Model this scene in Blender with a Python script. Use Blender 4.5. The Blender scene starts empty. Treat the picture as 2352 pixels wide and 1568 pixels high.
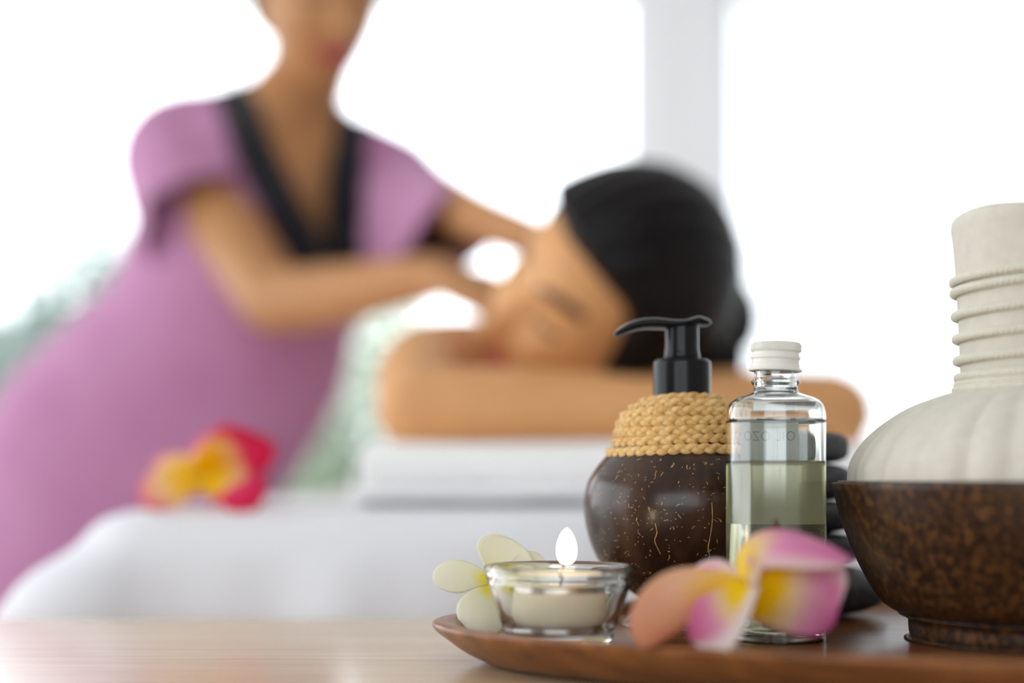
import bpy, bmesh, math, random
import numpy as np
from mathutils import Vector, Matrix, noise

random.seed(7); rng = np.random.default_rng(7)
SC = bpy.context.scene
COL = SC.collection

# ------------------------------------------------------------------ camera, world, light, exposure
EYE = 0.80                                   # camera height above the floor
FPX = 2352 * 50 / 36                         # focal length in pixels of the 2352 x 1568 frame
cam_d = bpy.data.cameras.new('camera'); cam = bpy.data.objects.new('camera', cam_d); COL.objects.link(cam)
cam.location = (0, 0, EYE); cam.rotation_euler = (math.pi / 2, 0, 0)
cam_d.lens = 50; cam_d.sensor_width = 36; cam_d.sensor_fit = 'HORIZONTAL'
cam_d.shift_y = (1100 - 784) / 2352          # shift lens: level camera, verticals stay vertical
cam_d.clip_start = 0.02; cam_d.clip_end = 200
cam_d.dof.use_dof = True; cam_d.dof.focus_distance = 0.593; cam_d.dof.aperture_fstop = 2.2
SC.camera = cam

SKY = 4.0
w = bpy.data.worlds.new('overcast_sky'); SC.world = w; w.use_nodes = True
bg = w.node_tree.nodes['Background']
bg.inputs['Color'].default_value = (0.925, 0.965, 1.03, 1); bg.inputs['Strength'].default_value = SKY

vs = SC.view_settings
vs.view_transform = 'Standard'; vs.look = 'None'; vs.exposure = 0.05; vs.gamma = 1.0; vs.use_curve_mapping = False
SC.cycles.use_denoising = True
SC.cycles.max_bounces = 14; SC.cycles.transmission_bounces = 14; SC.cycles.transparent_max_bounces = 16
SC.cycles.diffuse_bounces = 6; SC.cycles.sample_clamp_indirect = 8.0

def portal(loc, rot, sx, sy):                # sky portals in the window openings guide the daylight sampling
    l = bpy.data.lights.new('window_portal', 'AREA'); l.shape = 'RECTANGLE'; l.size = sx; l.size_y = sy
    l.cycles.is_portal = True
    o = bpy.data.objects.new('window_portal', l); COL.objects.link(o); o.location = loc; o.rotation_euler = rot

def P(px, py, d):                            # point of the place seen at a photo pixel, at distance d
    return np.array([(px - 1176) / FPX * d, d, EYE + (1100 - py) / FPX * d])

# ------------------------------------------------------------------ materials
def mat(name, base=(.8, .8, .8), rough=.5, metal=0., spec=.5, trans=0., ior=1.45, coat=0., coat_r=.05, sss=0., sss_r=(.01, .004, .002), sheen=0.):
    m = bpy.data.materials.new(name); m.use_nodes = True
    b = m.node_tree.nodes['Principled BSDF']
    b.inputs['Base Color'].default_value = (*base, 1); b.inputs['Roughness'].default_value = rough
    b.inputs['Metallic'].default_value = metal; b.inputs['Specular IOR Level'].default_value = spec
    b.inputs['Transmission Weight'].default_value = trans; b.inputs['IOR'].default_value = ior
    b.inputs['Coat Weight'].default_value = coat; b.inputs['Coat Roughness'].default_value = coat_r
    if sss:
        b.inputs['Subsurface Weight'].default_value = sss; b.inputs['Subsurface Radius'].default_value = sss_r
        b.inputs['Subsurface Scale'].default_value = 1.0
    b.inputs['Sheen Weight'].default_value = sheen
    return m
def nt(m): return m.node_tree.nodes, m.node_tree.links, m.node_tree.nodes['Principled BSDF']
def ramp(nodes, stops, interp='LINEAR'):
    r = nodes.new('ShaderNodeValToRGB'); e = r.color_ramp.elements; r.color_ramp.interpolation = interp
    while len(e) < len(stops): e.new(.5)
    for x, (p, c) in zip(e, stops): x.position = p; x.color = (*c, 1)
    return r
def noise_col(m, stops, scale=(1, 1, 1), nscale=5., detail=4., rough=.6, bump=0., bump_dist=.001, coord='Object', distort=0.):
    n, l, b = nt(m)
    tc = n.new('ShaderNodeTexCoord'); mp = n.new('ShaderNodeMapping'); mp.inputs['Scale'].default_value = scale
    t = n.new('ShaderNodeTexNoise'); t.inputs['Scale'].default_value = nscale; t.inputs['Detail'].default_value = detail
    t.inputs['Roughness'].default_value = rough; t.inputs['Distortion'].default_value = distort
    l.new(tc.outputs[coord], mp.inputs['Vector']); l.new(mp.outputs[0], t.inputs['Vector'])
    r = ramp(n, stops); l.new(t.outputs['Fac'], r.inputs['Fac']); l.new(r.outputs['Color'], b.inputs['Base Color'])
    if bump:
        bp = n.new('ShaderNodeBump'); bp.inputs['Strength'].default_value = bump; bp.inputs['Distance'].default_value = bump_dist
        l.new(t.outputs['Fac'], bp.inputs['Height']); l.new(bp.outputs[0], b.inputs['Normal'])
    return m

M = {}
M['wall'] = noise_col(mat('wall_paint', rough=.7), [(.3, (.80, .80, .81)), (.7, (.84, .84, .85))], nscale=2)
M['ceiling'] = noise_col(mat('ceiling_paint', rough=.8), [(.3, (.84, .84, .84)), (.7, (.87, .87, .87))], nscale=2)
M['floor'] = noise_col(mat('floor_wood', rough=.35), [(.3, (.42, .33, .25)), (.7, (.55, .45, .35))], scale=(1, 12, 1), nscale=3)
M['frame'] = noise_col(mat('window_frame_white', rough=.4), [(.3, (.78, .79, .80)), (.7, (.82, .83, .84))], nscale=4)
M['lawn'] = noise_col(mat('lawn', rough=.9), [(.3, (.16, .24, .10)), (.7, (.26, .34, .16))], nscale=1.5)
M['paving'] = noise_col(mat('terrace_paving', rough=.7), [(.3, (.36, .40, .43)), (.7, (.46, .50, .54))], nscale=3)
for i, (a, b_) in enumerate([((.17, .22, .13), (.30, .36, .24)), ((.11, .16, .13), (.23, .29, .24))]):
    m = noise_col(mat('leaf_green_%d' % i, rough=.6), [(.35, a), (.65, b_)], nscale=6); M['leaf%d' % i] = m
M['bark'] = noise_col(mat('bark', rough=.9), [(.3, (.10, .07, .05)), (.7, (.2, .15, .1))], nscale=12, bump=.5, bump_dist=.01)

# side table: pale oak with fine straight grain along its length
def wood(name, stops, sc, ns, rough, coat=0., bump=.15, bd=.0004, fine=None, rot=0.):
    m = mat(name, rough=rough, coat=coat, coat_r=.12)
    n, l, b = nt(m)
    tc = n.new('ShaderNodeTexCoord'); mp = n.new('ShaderNodeMapping'); mp.inputs['Scale'].default_value = sc; mp.inputs['Rotation'].default_value = (0, 0, rot)
    t = n.new('ShaderNodeTexNoise'); t.inputs['Scale'].default_value = ns; t.inputs['Detail'].default_value = 7; t.inputs['Roughness'].default_value = .62; t.inputs['Distortion'].default_value = .6
    l.new(tc.outputs['Object'], mp.inputs['Vector']); l.new(mp.outputs[0], t.inputs['Vector'])
    r = ramp(n, stops); l.new(t.outputs['Fac'], r.inputs['Fac'])
    l.new(r.outputs['Color'], b.inputs['Base Color'])
    bp = n.new('ShaderNodeBump'); bp.inputs['Strength'].default_value = bump; bp.inputs['Distance'].default_value = bd
    l.new(t.outputs['Fac'], bp.inputs['Height']); l.new(bp.outputs[0], b.inputs['Normal'])
    return m
M['oak'] = wood('pale_oak', [(.3, (.50, .36, .22)), (.5, (.62, .46, .29)), (.7, (.70, .54, .36))], (3, 70, 70), 2.2, .25, coat=.25)
M['traywood'] = wood('acacia_wood', [(.3, (.10, .033, .008)), (.5, (.21, .070, .016)), (.72, (.36, .14, .036))], (4, 40, 40), 3.0, .32, coat=.22)
M['bowl'] = noise_col(mat('palm_wood_bowl', rough=.42), [(.32, (.009, .004, .002)), (.50, (.042, .016, .005)), (.68, (.150, .062, .015))], scale=(1, 1, .8), nscale=360, detail=3, rough=.6, bump=.35, bump_dist=.0008, distort=.3)
M['bowl_in'] = mat('bowl_inside', (.05, .022, .012), .6)

def fabric(name, c, var=.03, ns=6., bump=.25, sheen=.15, weave=900., rough=.85, bd=.002):
    lo = tuple(max(0, x - var) for x in c); hi = tuple(min(1, x + var) for x in c)
    m = noise_col(mat(name, rough=rough, spec=.2, sheen=sheen), [(.3, lo), (.7, hi)], nscale=ns, bump=bump, bump_dist=bd)
    return m
M['sheet'] = fabric('white_cotton_sheet', (.80, .80, .84), .015, 5)
M['towel'] = fabric('white_terry_towel', (.92, .92, .92), .01, 60, bump=.12, bd=.002)
M['tunic'] = fabric('lilac_uniform_cloth', (.46, .205, .36), .03, 7, bump=.5, bd=.012)
M['trim'] = fabric('black_trim_cloth', (.012, .012, .016), .004, 9)
M['muslin'] = fabric('cream_muslin', (.63, .59, .505), .03, 160, bump=.35, bd=.0006)
M['cord'] = fabric('cream_cotton_cord', (.68, .64, .54), .03, 300, bump=.4, bd=.0004)
def skin(name, c):
    lo = tuple(x * .93 for x in c); hi = tuple(min(1, x * 1.05) for x in c)
    return noise_col(mat(name, rough=.48, spec=.35, sss=.12, sss_r=(.012, .005, .002)), [(.35, lo), (.65, hi)], nscale=9, detail=3)
M['skin_c'] = skin('skin_warm', (.66, .335, .135))
M['skin_t'] = skin('skin_tan', (.47, .225, .090))
M['lip'] = noise_col(mat('lip_colour', rough=.4, spec=.4), [(.3, (.42, .07, .06)), (.7, (.50, .10, .09))], nscale=40)
M['lip_t'] = noise_col(mat('lip_colour_red', rough=.4, spec=.4), [(.3, (.42, .05, .08)), (.7, (.50, .07, .10))], nscale=40)
M['brow'] = noise_col(mat('eyebrow_hair', rough=.7), [(.3, (.05, .03, .02)), (.7, (.10, .06, .04))], nscale=90)
M['blush'] = skin('skin_cheek', (.66, .32, .17))
M['hair'] = noise_col(mat('black_hair', rough=.42, spec=.18), [(.3, (.003, .003, .004)), (.7, (.011, .008, .007))], scale=(1, 1, 1), nscale=130, detail=2, bump=.4, bump_dist=.002)
M['hair_t'] = noise_col(mat('dark_brown_hair', rough=.4, spec=.4), [(.3, (.012, .008, .006)), (.7, (.03, .02, .014))], nscale=130, detail=2, bump=.4, bump_dist=.002)

M['plastic'] = noise_col(mat('black_plastic', rough=.14, spec=.2), [(.3, (.006, .006, .007)), (.7, (.010, .010, .011))], nscale=30)
M['shell'] = noise_col(mat('coconut_shell', rough=.26, spec=.38, coat=.10, coat_r=.10), [(.3, (.011, .005, .003)), (.5, (.028, .012, .006)), (.72, (.066, .030, .014))], scale=(1, 1, .35), nscale=55, detail=6, rough=.65, bump=.08, bump_dist=.0004)
M['fleck'] = noise_col(mat('shell_fibre', rough=.45), [(.3, (.34, .15, .045)), (.7, (.62, .36, .15))], nscale=260)
M['foot'] = noise_col(mat('shell_foot', rough=.25, coat=.3), [(.3, (.05, .035, .028)), (.7, (.16, .11, .085))], scale=(1, 1, 3), nscale=90, detail=4)
M['rope'] = noise_col(mat('water_hyacinth_rope', rough=.5, spec=.4), [(.28, (.50, .27, .08)), (.5, (.68, .42, .15)), (.72, (.78, .54, .25))], nscale=210, detail=4, bump=.5, bump_dist=.0005)
M['glass'] = mat('clear_glass', (.97, .995, .98), 0.0, trans=1, ior=1.5)
M['oil'] = mat('pale_massage_oil', (.93, .885, .66), 0.0, trans=1, ior=1.44)
M['cap'] = noise_col(mat('cream_metal_cap', rough=.32, spec=.5), [(.3, (.74, .71, .65)), (.7, (.79, .76, .70))], nscale=40)
M['alu'] = noise_col(mat('tealight_aluminium', rough=.28, metal=1), [(.3, (.46, .41, .37)), (.7, (.54, .49, .44))], nscale=60, bump=.1, bump_dist=.0003)
M['wax'] = mat('flame_tinted_wax', (.95, .82, .62), .7, spec=.1, sss=.4, sss_r=(.01, .006, .003))  # whitish wax, the flame's warm glow put into its base colour
M['wick'] = mat('charred_wick', (.03, .012, .006), .9)
m = bpy.data.materials.new('candle_flame'); m.use_nodes = True
n, l = m.node_tree.nodes, m.node_tree.links; n.remove(n['Principled BSDF'])
em = n.new('ShaderNodeEmission'); em.inputs['Color'].default_value = (1, .80, .52, 1); em.inputs['Strength'].default_value = 16
l.new(em.outputs[0], n['Material Output'].inputs['Surface']); M['flame'] = m
M['stone'] = noise_col(mat('basalt_stone', rough=.62), [(.3, (.036, .037, .040)), (.7, (.085, .087, .092))], nscale=240, detail=5, bump=.25, bump_dist=.0006)
# label paper: greenish grey, thin enough to show what is printed on its far face
m = noise_col(mat('grey_green_label', rough=.7), [(.3, (.78, .78, .68)), (.7, (.82, .82, .72))], nscale=60); M['label'] = m
n, l, b = nt(m)
tr = n.new('ShaderNodeBsdfTranslucent'); tr.inputs['Color'].default_value = (.74, .77, .68, 1)
mx = n.new('ShaderNodeMixShader'); mx.inputs['Fac'].default_value = .10
l.new(b.outputs[0], mx.inputs[1]); l.new(tr.outputs[0], mx.inputs[2]); l.new(mx.outputs[0], n['Material Output'].inputs['Surface'])
M['print'] = mat('label_print', (.40, .42, .39), .7)
# window pane: clear sheet, a little reflection by angle
m = bpy.data.materials.new('window_glass'); m.use_nodes = True; n, l = m.node_tree.nodes, m.node_tree.links; n.remove(n['Principled BSDF'])
t_ = n.new('ShaderNodeBsdfTransparent'); t_.inputs['Color'].default_value = (.96, .98, .97, 1)
g_ = n.new('ShaderNodeBsdfGlossy'); g_.inputs['Roughness'].default_value = 0
fr = n.new('ShaderNodeFresnel'); fr.inputs['IOR'].default_value = 1.45; mx = n.new('ShaderNodeMixShader')
l.new(fr.outputs[0], mx.inputs[0]); l.new(t_.outputs[0], mx.inputs[1]); l.new(g_.outputs[0], mx.inputs[2]); l.new(mx.outputs[0], n['Material Output'].inputs['Surface']); M['pane'] = m
# sheer curtain: thin white voile
m = noise_col(mat('white_voile', rough=.9, spec=.1), [(.3, (.86, .86, .88)), (.7, (.9, .9, .91))], nscale=40); n, l, b = nt(m)
tr = n.new('ShaderNodeBsdfTranslucent'); tr.inputs['Color'].default_value = (.9, .9, .93, 1)
tp = n.new('ShaderNodeBsdfTransparent')
mx = n.new('ShaderNodeMixShader'); mx.inputs['Fac'].default_value = .55
m2 = n.new('ShaderNodeMixShader'); m2.inputs['Fac'].default_value = .30
l.new(b.outputs[0], mx.inputs[1]); l.new(tr.outputs[0], mx.inputs[2]); l.new(mx.outputs[0], m2.inputs[1]); l.new(tp.outputs[0], m2.inputs[2]); l.new(m2.outputs[0], n['Material Output'].inputs['Surface']); M['voile'] = m

def petal_mat(name, stops, translucent=.42, edge=None, e0=.72):
    m = mat(name, rough=.45, spec=.3); n, l, b = nt(m)
    uv = n.new('ShaderNodeUVMap'); uv.uv_map = 'UVMap'
    sp = n.new('ShaderNodeSeparateXYZ'); l.new(uv.outputs[0], sp.inputs[0])
    ns = n.new('ShaderNodeTexNoise'); ns.inputs['Scale'].default_value = 5; ns.inputs['Detail'].default_value = 2; l.new(uv.outputs[0], ns.inputs['Vector'])
    ad = n.new('ShaderNodeMath'); ad.operation = 'MULTIPLY_ADD'; ad.inputs[1].default_value = .16; l.new(ns.outputs['Fac'], ad.inputs[0]); l.new(sp.outputs['X'], ad.inputs[2])
    s2 = n.new('ShaderNodeMath'); s2.operation = 'SUBTRACT'; s2.inputs[1].default_value = .13; 
    vy = n.new('ShaderNodeMath'); vy.operation = 'SUBTRACT'; vy.inputs[1].default_value = .5; l.new(sp.outputs['Y'], vy.inputs[0])
    v2 = n.new('ShaderNodeMath'); v2.operation = 'MULTIPLY'; l.new(vy.outputs[0], v2.inputs[0]); l.new(vy.outputs[0], v2.inputs[1])
    v3 = n.new('ShaderNodeMath'); v3.operation = 'MULTIPLY_ADD'; v3.inputs[1].default_value = .75; l.new(v2.outputs[0], v3.inputs[0]); l.new(ad.outputs[0], v3.inputs[2])
    l.new(v3.outputs[0], s2.inputs[0])
    r = ramp(n, stops); l.new(s2.outputs[0], r.inputs['Fac']); out = r.outputs['Color']
    if edge:                                  # one margin of every petal is paler
        e = n.new('ShaderNodeMapRange'); e.inputs['From Min'].default_value = e0; e.inputs['From Max'].default_value = min(.97, e0 + .25); l.new(sp.outputs['Y'], e.inputs['Value'])
        mc = n.new('ShaderNodeMix'); mc.data_type = 'RGBA'; l.new(e.outputs[0], mc.inputs['Factor']); l.new(out, mc.inputs['A']); mc.inputs['B'].default_value = (*edge, 1); out = mc.outputs['Result']
    l.new(out, b.inputs['Base Color'])
    tr = n.new('ShaderNodeBsdfTranslucent'); l.new(out, tr.inputs['Color'])
    mx = n.new('ShaderNodeMixShader'); mx.inputs['Fac'].default_value = translucent
    l.new(b.outputs[0], mx.inputs[1]); l.new(tr.outputs[0], mx.inputs[2]); l.new(mx.outputs[0], n['Material Output'].inputs['Surface'])
    return m
YEL = (.95, .68, .0)
M['petal_pink'] = petal_mat('pink_petal', [(.0, YEL), (.22, YEL), (.42, (.88, .66, .40)), (.62, (.85, .36, .58)), (1., (.76, .20, .44))], edge=(.86, .68, .66))
M['petal_pink2'] = petal_mat('pink_petal_wide_throat', [(.0, YEL), (.34, YEL), (.56, (.90, .72, .52)), (.76, (.86, .42, .62)), (1., (.76, .20, .44))], edge=(.86, .68, .66))
M['petal_pink3'] = petal_mat('pink_petal_pale_margin', [(.0, YEL), (.22, YEL), (.42, (.88, .66, .40)), (.62, (.85, .36, .58)), (1., (.76, .20, .44))], edge=(.84, .74, .72), e0=.55)
M['petal_peach'] = petal_mat('peach_petal', [(.0, YEL), (.25, (.88, .60, .10)), (.5, (.85, .55, .36)), (1., (.72, .34, .20))])
M['petal_white'] = petal_mat('white_petal', [(.0, (.90, .80, .05)), (.18, (.90, .82, .12)), (.36, (.90, .88, .70)), (1., (.92, .90, .78))])
M['petal_peach2'] = petal_mat('peach_crimson_petal', [(.0, (.95, .62, .0)), (.35, (.95, .66, .05)), (.62, (.92, .66, .36)), (.85, (.86, .40, .36)), (1., (.80, .10, .20))])
M['petal_red'] = petal_mat('crimson_petal', [(.0, (.95, .62, .0)), (.27, (.95, .62, .0)), (.45, (.92, .60, .32)), (.58, (.86, .06, .20)), (1., (.78, .012, .09))])

# ------------------------------------------------------------------ mesh helpers
def link(name, me, m=None, parent=None, smooth=True):
    o = bpy.data.objects.new(name, me); COL.objects.link(o)
    if m is not None: me.materials.append(M[m] if isinstance(m, str) else m)
    if smooth: me.polygons.foreach_set('use_smooth', [True] * len(me.polygons))
    if parent is not None: o.parent = parent
    return o
def mesh(name, v, f):
    me = bpy.data.meshes.new(name); me.from_pydata([tuple(map(float, x)) for x in v], [], [tuple(map(int, x)) for x in f]); me.update()
    return me
def tag(o, label, cat, group=None, kind=None):
    o['label'] = label; o['category'] = cat
    if group: o['group'] = group
    if kind: o['kind'] = kind
    return o
def struct(o): o['kind'] = 'structure'; return o
def empty(name, loc=(0, 0, 0)):
    o = bpy.data.objects.new(name, None); COL.objects.link(o); o.location = loc; o.empty_display_size = .02; return o

class MB:
    def __init__(s): s.v = []; s.f = []; s.n = 0
    def add(s, v, f):
        v = np.asarray(v, float); s.v.append(v); s.f += [tuple(i + s.n for i in q) for q in f]; s.n += len(v); return s
    def box(s, a, b):
        (x0, y0, z0), (x1, y1, z1) = a, b
        return s.add([(x0, y0, z0), (x1, y0, z0), (x1, y1, z0), (x0, y1, z0), (x0, y0, z1), (x1, y0, z1), (x1, y1, z1), (x0, y1, z1)],
                     [(0, 3, 2, 1), (4, 5, 6, 7), (0, 1, 5, 4), (1, 2, 6, 5), (2, 3, 7, 6), (3, 0, 4, 7)])
    def mesh(s, name): return mesh(name, np.concatenate(s.v), s.f)
def grid_faces(nu, nv, cu=False, cv=False):
    f = []
    for i in range(nu if cu else nu - 1):
        for j in range(nv if cv else nv - 1):
            a, b = i, (i + 1) % nu; c, d = j, (j + 1) % nv
            f.append((a * nv + c, b * nv + c, b * nv + d, a * nv + d))
    return f
def lathe(prof, seg=64, fr=None, close=True):
    """profile [(r, z)] revolved about z; fr(theta, r, z) -> (r, z) lets a surface depart from round"""
    prof = np.array(prof, float); k = len(prof); v = []
    for i in range(seg):
        t = 2 * math.pi * i / seg
        for r, z in prof:
            if fr: r, z = fr(t, r, z)
            v.append((r * math.cos(t), r * math.sin(t), z))
    f = [(a, d, c, b)[::-1] for (a, b, c, d) in [(i * k + j, i * k + j + 1, ((i + 1) % seg) * k + j + 1, ((i + 1) % seg) * k + j) for i in range(seg) for j in range(k - 1)]]
    me = (v, f)
    if close:
        for j, up in ((0, False), (k - 1, True)):
            if prof[j][0] > 1e-6:
                r = [i * k + j for i in range(seg)]; f.append(tuple(r if up else r[::-1]))
    return me
def clean(me, dist=1e-7):
    bm = bmesh.new(); bm.from_mesh(me); bmesh.ops.remove_doubles(bm, verts=bm.verts, dist=dist)
    bmesh.ops.dissolve_degenerate(bm, dist=1e-8, edges=bm.edges); bmesh.ops.recalc_face_normals(bm, faces=bm.faces); bm.to_mesh(me); bm.free(); me.update(); return me
def smooth_prof(pts, n=8):
    """Catmull-Rom through a profile"""
    p = np.array(pts, float); q = np.vstack([2 * p[0] - p[1], p, 2 * p[-1] - p[-2]]); out = []
    for i in range(len(p) - 1):
        a, b, c, d = q[i:i + 4]
        for t in np.linspace(0, 1, n, endpoint=False):
            out.append(.5 * ((2 * b) + (-a + c) * t + (2 * a - 5 * b + 4 * c - d) * t * t + (-a + 3 * b - 3 * c + d) * t ** 3))
    out.append(p[-1]); return np.array(out)
def rev(name, prof, m, parent=None, seg=64, fr=None, smooth=True, close=True):
    v, f = lathe(prof, seg, fr, close); return link(name, clean(mesh(name, v, f)), m, parent, smooth)
def bevel_obj(o, wdt, seg=3):
    md = o.modifiers.new('edge', 'BEVEL'); md.width = wdt; md.segments = seg; md.limit_method = 'ANGLE'; md.angle_limit = math.radians(40); return o
def tube(path, rad, seg=12, up=(0, 0, 1), caps=True, closed=False):
    """swept ellipse; rad: (k,2) lateral / normal half-sizes; returns v, f. Rounded ends."""
    p = np.array(path, float); k = len(p); rad = np.asarray(rad, float)
    if rad.ndim == 1: rad = np.stack([rad, rad], 1)
    T = np.roll(p, -1, 0) - np.roll(p, 1, 0) if closed else np.gradient(p, axis=0)
    T /= np.linalg.norm(T, axis=1)[:, None] + 1e-12
    up = np.asarray(up, float); U = np.broadcast_to(up, p.shape) if up.ndim == 1 else up
    S = np.cross(T, U); S /= np.linalg.norm(S, axis=1)[:, None] + 1e-12; N = np.cross(S, T)
    th = np.linspace(0, 2 * math.pi, seg, endpoint=False); c, s = np.cos(th), np.sin(th)
    V = p[:, None] + S[:, None] * (rad[:, None, :1] * c[None, :, None]) + N[:, None] * (rad[:, None, 1:] * s[None, :, None])
    v = V.reshape(-1, 3); f = grid_faces(k, seg, closed, True)
    if caps and not closed:
        v = list(v)
        for e, sg in ((0, -1), (k - 1, 1)):
            r0 = rad[e].mean(); prev = [e * seg + j for j in range(seg)]
            for a in (.5, .85):
                ring = p[e] + sg * T[e] * r0 * math.sin(a * math.pi / 2) + (V[e] - p[e]) * math.cos(a * math.pi / 2)
                b0 = len(v); v += list(ring); cur = [b0 + j for j in range(seg)]
                for j in range(seg):
                    q = (prev[j], cur[j], cur[(j + 1) % seg], prev[(j + 1) % seg]); f.append(q if sg > 0 else q[::-1])
                prev = cur
            v.append(p[e] + sg * T[e] * r0); a = len(v) - 1
            for j in range(seg):
                q = (prev[j], a, prev[(j + 1) % seg]); f.append(q if sg > 0 else q[::-1])
        v = np.array(v)
    return v, f
def spline(pts, n=10):
    return smooth_prof(pts, n)
def interp(vals, n):
    vals = np.array(vals, float); k = len(vals); x = np.linspace(0, k - 1, n)
    if vals.ndim == 1: return np.interp(x, range(k), vals)
    return np.stack([np.interp(x, range(k), vals[:, j]) for j in range(vals.shape[1])], 1)
def limb(mb, pts, rad, seg=20, up=(0, 0, 1), n=8):
    p = spline(pts, n); r = interp(rad, len(p))
    v, f = tube(p, r, seg, up); mb.add(v, f)
def voxel(name, mb, size, smooth=6):
    """one continuous skin over overlapping volumes"""
    me = clean(mb.mesh(name), 1e-6)
    o = bpy.data.objects.new(name + '_tmp', me); COL.objects.link(o)
    md = o.modifiers.new('r', 'REMESH'); md.mode = 'VOXEL'; md.voxel_size = size; md.adaptivity = 0
    if smooth:
        sm = o.modifiers.new('s', 'SMOOTH'); sm.factor = .5; sm.iterations = smooth
    dg = bpy.context.evaluated_depsgraph_get()
    out = bpy.data.meshes.new_from_object(o.evaluated_get(dg)); out.name = name
    bpy.data.objects.remove(o); return out
def ss(a, b, x): t = np.clip((x - a) / (b - a), 0, 1); return t * t * (3 - 2 * t)
def nrm(v): v = np.asarray(v, float); return v / np.linalg.norm(v)

# ------------------------------------------------------------------ the room
X0, X1, Y0, Y1, H = -2.7, 2.7, -2.4, 4.0, 2.6
def wall_with_openings(name, axis, pos, thick, a0, a1, openings):
    """wall along 'x' or 'y' at pos; openings [(u0,u1,z0,z1)]"""
    mb = MB(); us = sorted({a0, a1} | {o[0] for o in openings} | {o[1] for o in openings})
    for u0, u1 in zip(us[:-1], us[1:]):
        op = [o for o in openings if o[0] <= u0 + 1e-6 and o[1] >= u1 - 1e-6]
        spans = [(0, H)] if not op else [(0, op[0][2]), (op[0][3], H)]
        for z0, z1 in spans:
            if z1 - z0 < 1e-4: continue
            if axis == 'x': mb.box((u0, pos, z0), (u1, pos + thick, z1))
            else: mb.box((pos, u0, z0), (pos + thick, u1, z1))
    return struct(link(name, mb.mesh(name), 'wall', smooth=False))
WH = 2.215
struct(link('floor', MB().box((X0 - .2, Y0 - .2, -.1), (X1 + .2, Y1 + .2, 0)).mesh('floor'), 'floor', smooth=False))
struct(link('ceiling', MB().box((X0 - .2, Y0 - .2, H), (X1 + .2, Y1 + .2, H + .1)).mesh('ceiling'), 'ceiling', smooth=False))
OB = [(-2.5, .375, .12, WH), (.595, 2.5, .12, WH)]
OL = [(-.4, 3.7, .30, 2.3)]
OR = []
OF = [(-2.3, .9, .75, 2.25)]  # unseen window behind the camera, added for fill light from the front
wall_with_openings('wall_back', 'x', Y1, .15, X0, X1, OB)
wall_with_openings('wall_left', 'y', X0 - .15, .15, Y0, Y1, OL)
wall_with_openings('wall_right', 'y', X1, .15, Y0, Y1, OR)
wall_with_openings('wall_front', 'x', Y0 - .15, .15, X0, X1, OF)
def window(n_, axis, pos, o, mull):
    u0, u1, z0, z1 = o; t = .05; root = struct(empty('window_%d' % n_))
    def part(nm, ua, ub, za, zb, m_, dep):
        a, b = ((ua, pos - dep, za), (ub, pos + dep, zb)) if axis == 'x' else ((pos - dep, ua, za), (pos + dep, ub, zb))
        ob = link(nm, MB().box(a, b).mesh(nm), m_, root, False); return ob
    part('frame', u0, u1, z1 - t, z1, 'frame', .03); part('frame', u0, u1, z0, z0 + t, 'frame', .03)
    part('frame', u0, u0 + t, z0 + t, z1 - t, 'frame', .03); part('frame', u1 - t, u1, z0 + t, z1 - t, 'frame', .03)
    for u in mull: part('mullion', u - .02, u + .02, z0 + t, z1 - t, 'frame', .025)
    ed = [u0 + t] + sum([[u - .02, u + .02] for u in mull], []) + [u1 - t]
    for a, b in zip(ed[::2], ed[1::2]):                       # a single sheet per light
        if axis == 'x': v = [(a, pos, z0 + t), (b, pos, z0 + t), (b, pos, z1 - t), (a, pos, z1 - t)]
        else: v = [(pos, a, z0 + t), (pos, b, z0 + t), (pos, b, z1 - t), (pos, a, z1 - t)]
        link('pane', mesh('pane', v, [(0, 1, 2, 3)]), 'pane', root, False)
    return root
window(1, 'x', Y1 + .07, OB[0], [-1.62]); window(2, 'x', Y1 + .07, OB[1], [])
window(3, 'y', X0 - .07, OL[0], [.95, 2.35]); window(4, 'x', Y0 - .07, OF[0], [-.7])
for o in OB: portal(((o[0] + o[1]) / 2, Y1 + .12, (o[2] + o[3]) / 2), (-math.pi / 2, 0, 0), o[1] - o[0], o[3] - o[2])
for o in OF: portal(((o[0] + o[1]) / 2, Y0 - .12, (o[2] + o[3]) / 2), (math.pi / 2, 0, 0), o[1] - o[0], o[3] - o[2])
for o in OL: portal((X0 - .12, (o[0] + o[1]) / 2, (o[2] + o[3]) / 2), (0, -math.pi / 2, 0), o[3] - o[2], o[1] - o[0])
for o in OR: portal((X1 + .12, (o[0] + o[1]) / 2, (o[2] + o[3]) / 2), (0, math.pi / 2, 0), o[3] - o[2], o[1] - o[0])

# sheer curtain over the window beside the pier
def curtain(x0, x1, y, z0, z1, label):
    nu, nv = 260, 24; v = []
    for i in range(nu):
        u = i / (nu - 1)
        for j in range(nv):
            t = j / (nv - 1); amp = .022 + .012 * t
            ph = u * (x1 - x0) * 2 * math.pi / .13
            v.append((x0 + u * (x1 - x0) + .012 * math.sin(ph * .5 + 2 * t), y + amp * math.sin(ph + .5 * math.sin(ph * .23 + t)), z1 + (z0 - z1) * t))
    root = empty('sheer_curtain', ((x0 + x1) / 2, y, z0)); vv = np.array(v) - np.array(root.location)
    link('voile', mesh('voile', vv, grid_faces(nu, nv)), 'voile', root)
    pv, pf = tube([(x0 - .08 - root.location.x, 0, z1 - z0 + .02), (x1 + .08 - root.location.x, 0, z1 - z0 + .02)], [.012, .012], 12)
    link('curtain_rod', mesh('rod', pv, pf), 'frame', root)
    return tag(root, label, 'curtain')
curtain(.63, 2.45, Y1 - .09, .06, WH + .07, 'long white sheer curtain hanging over the window beside the pier')

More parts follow.
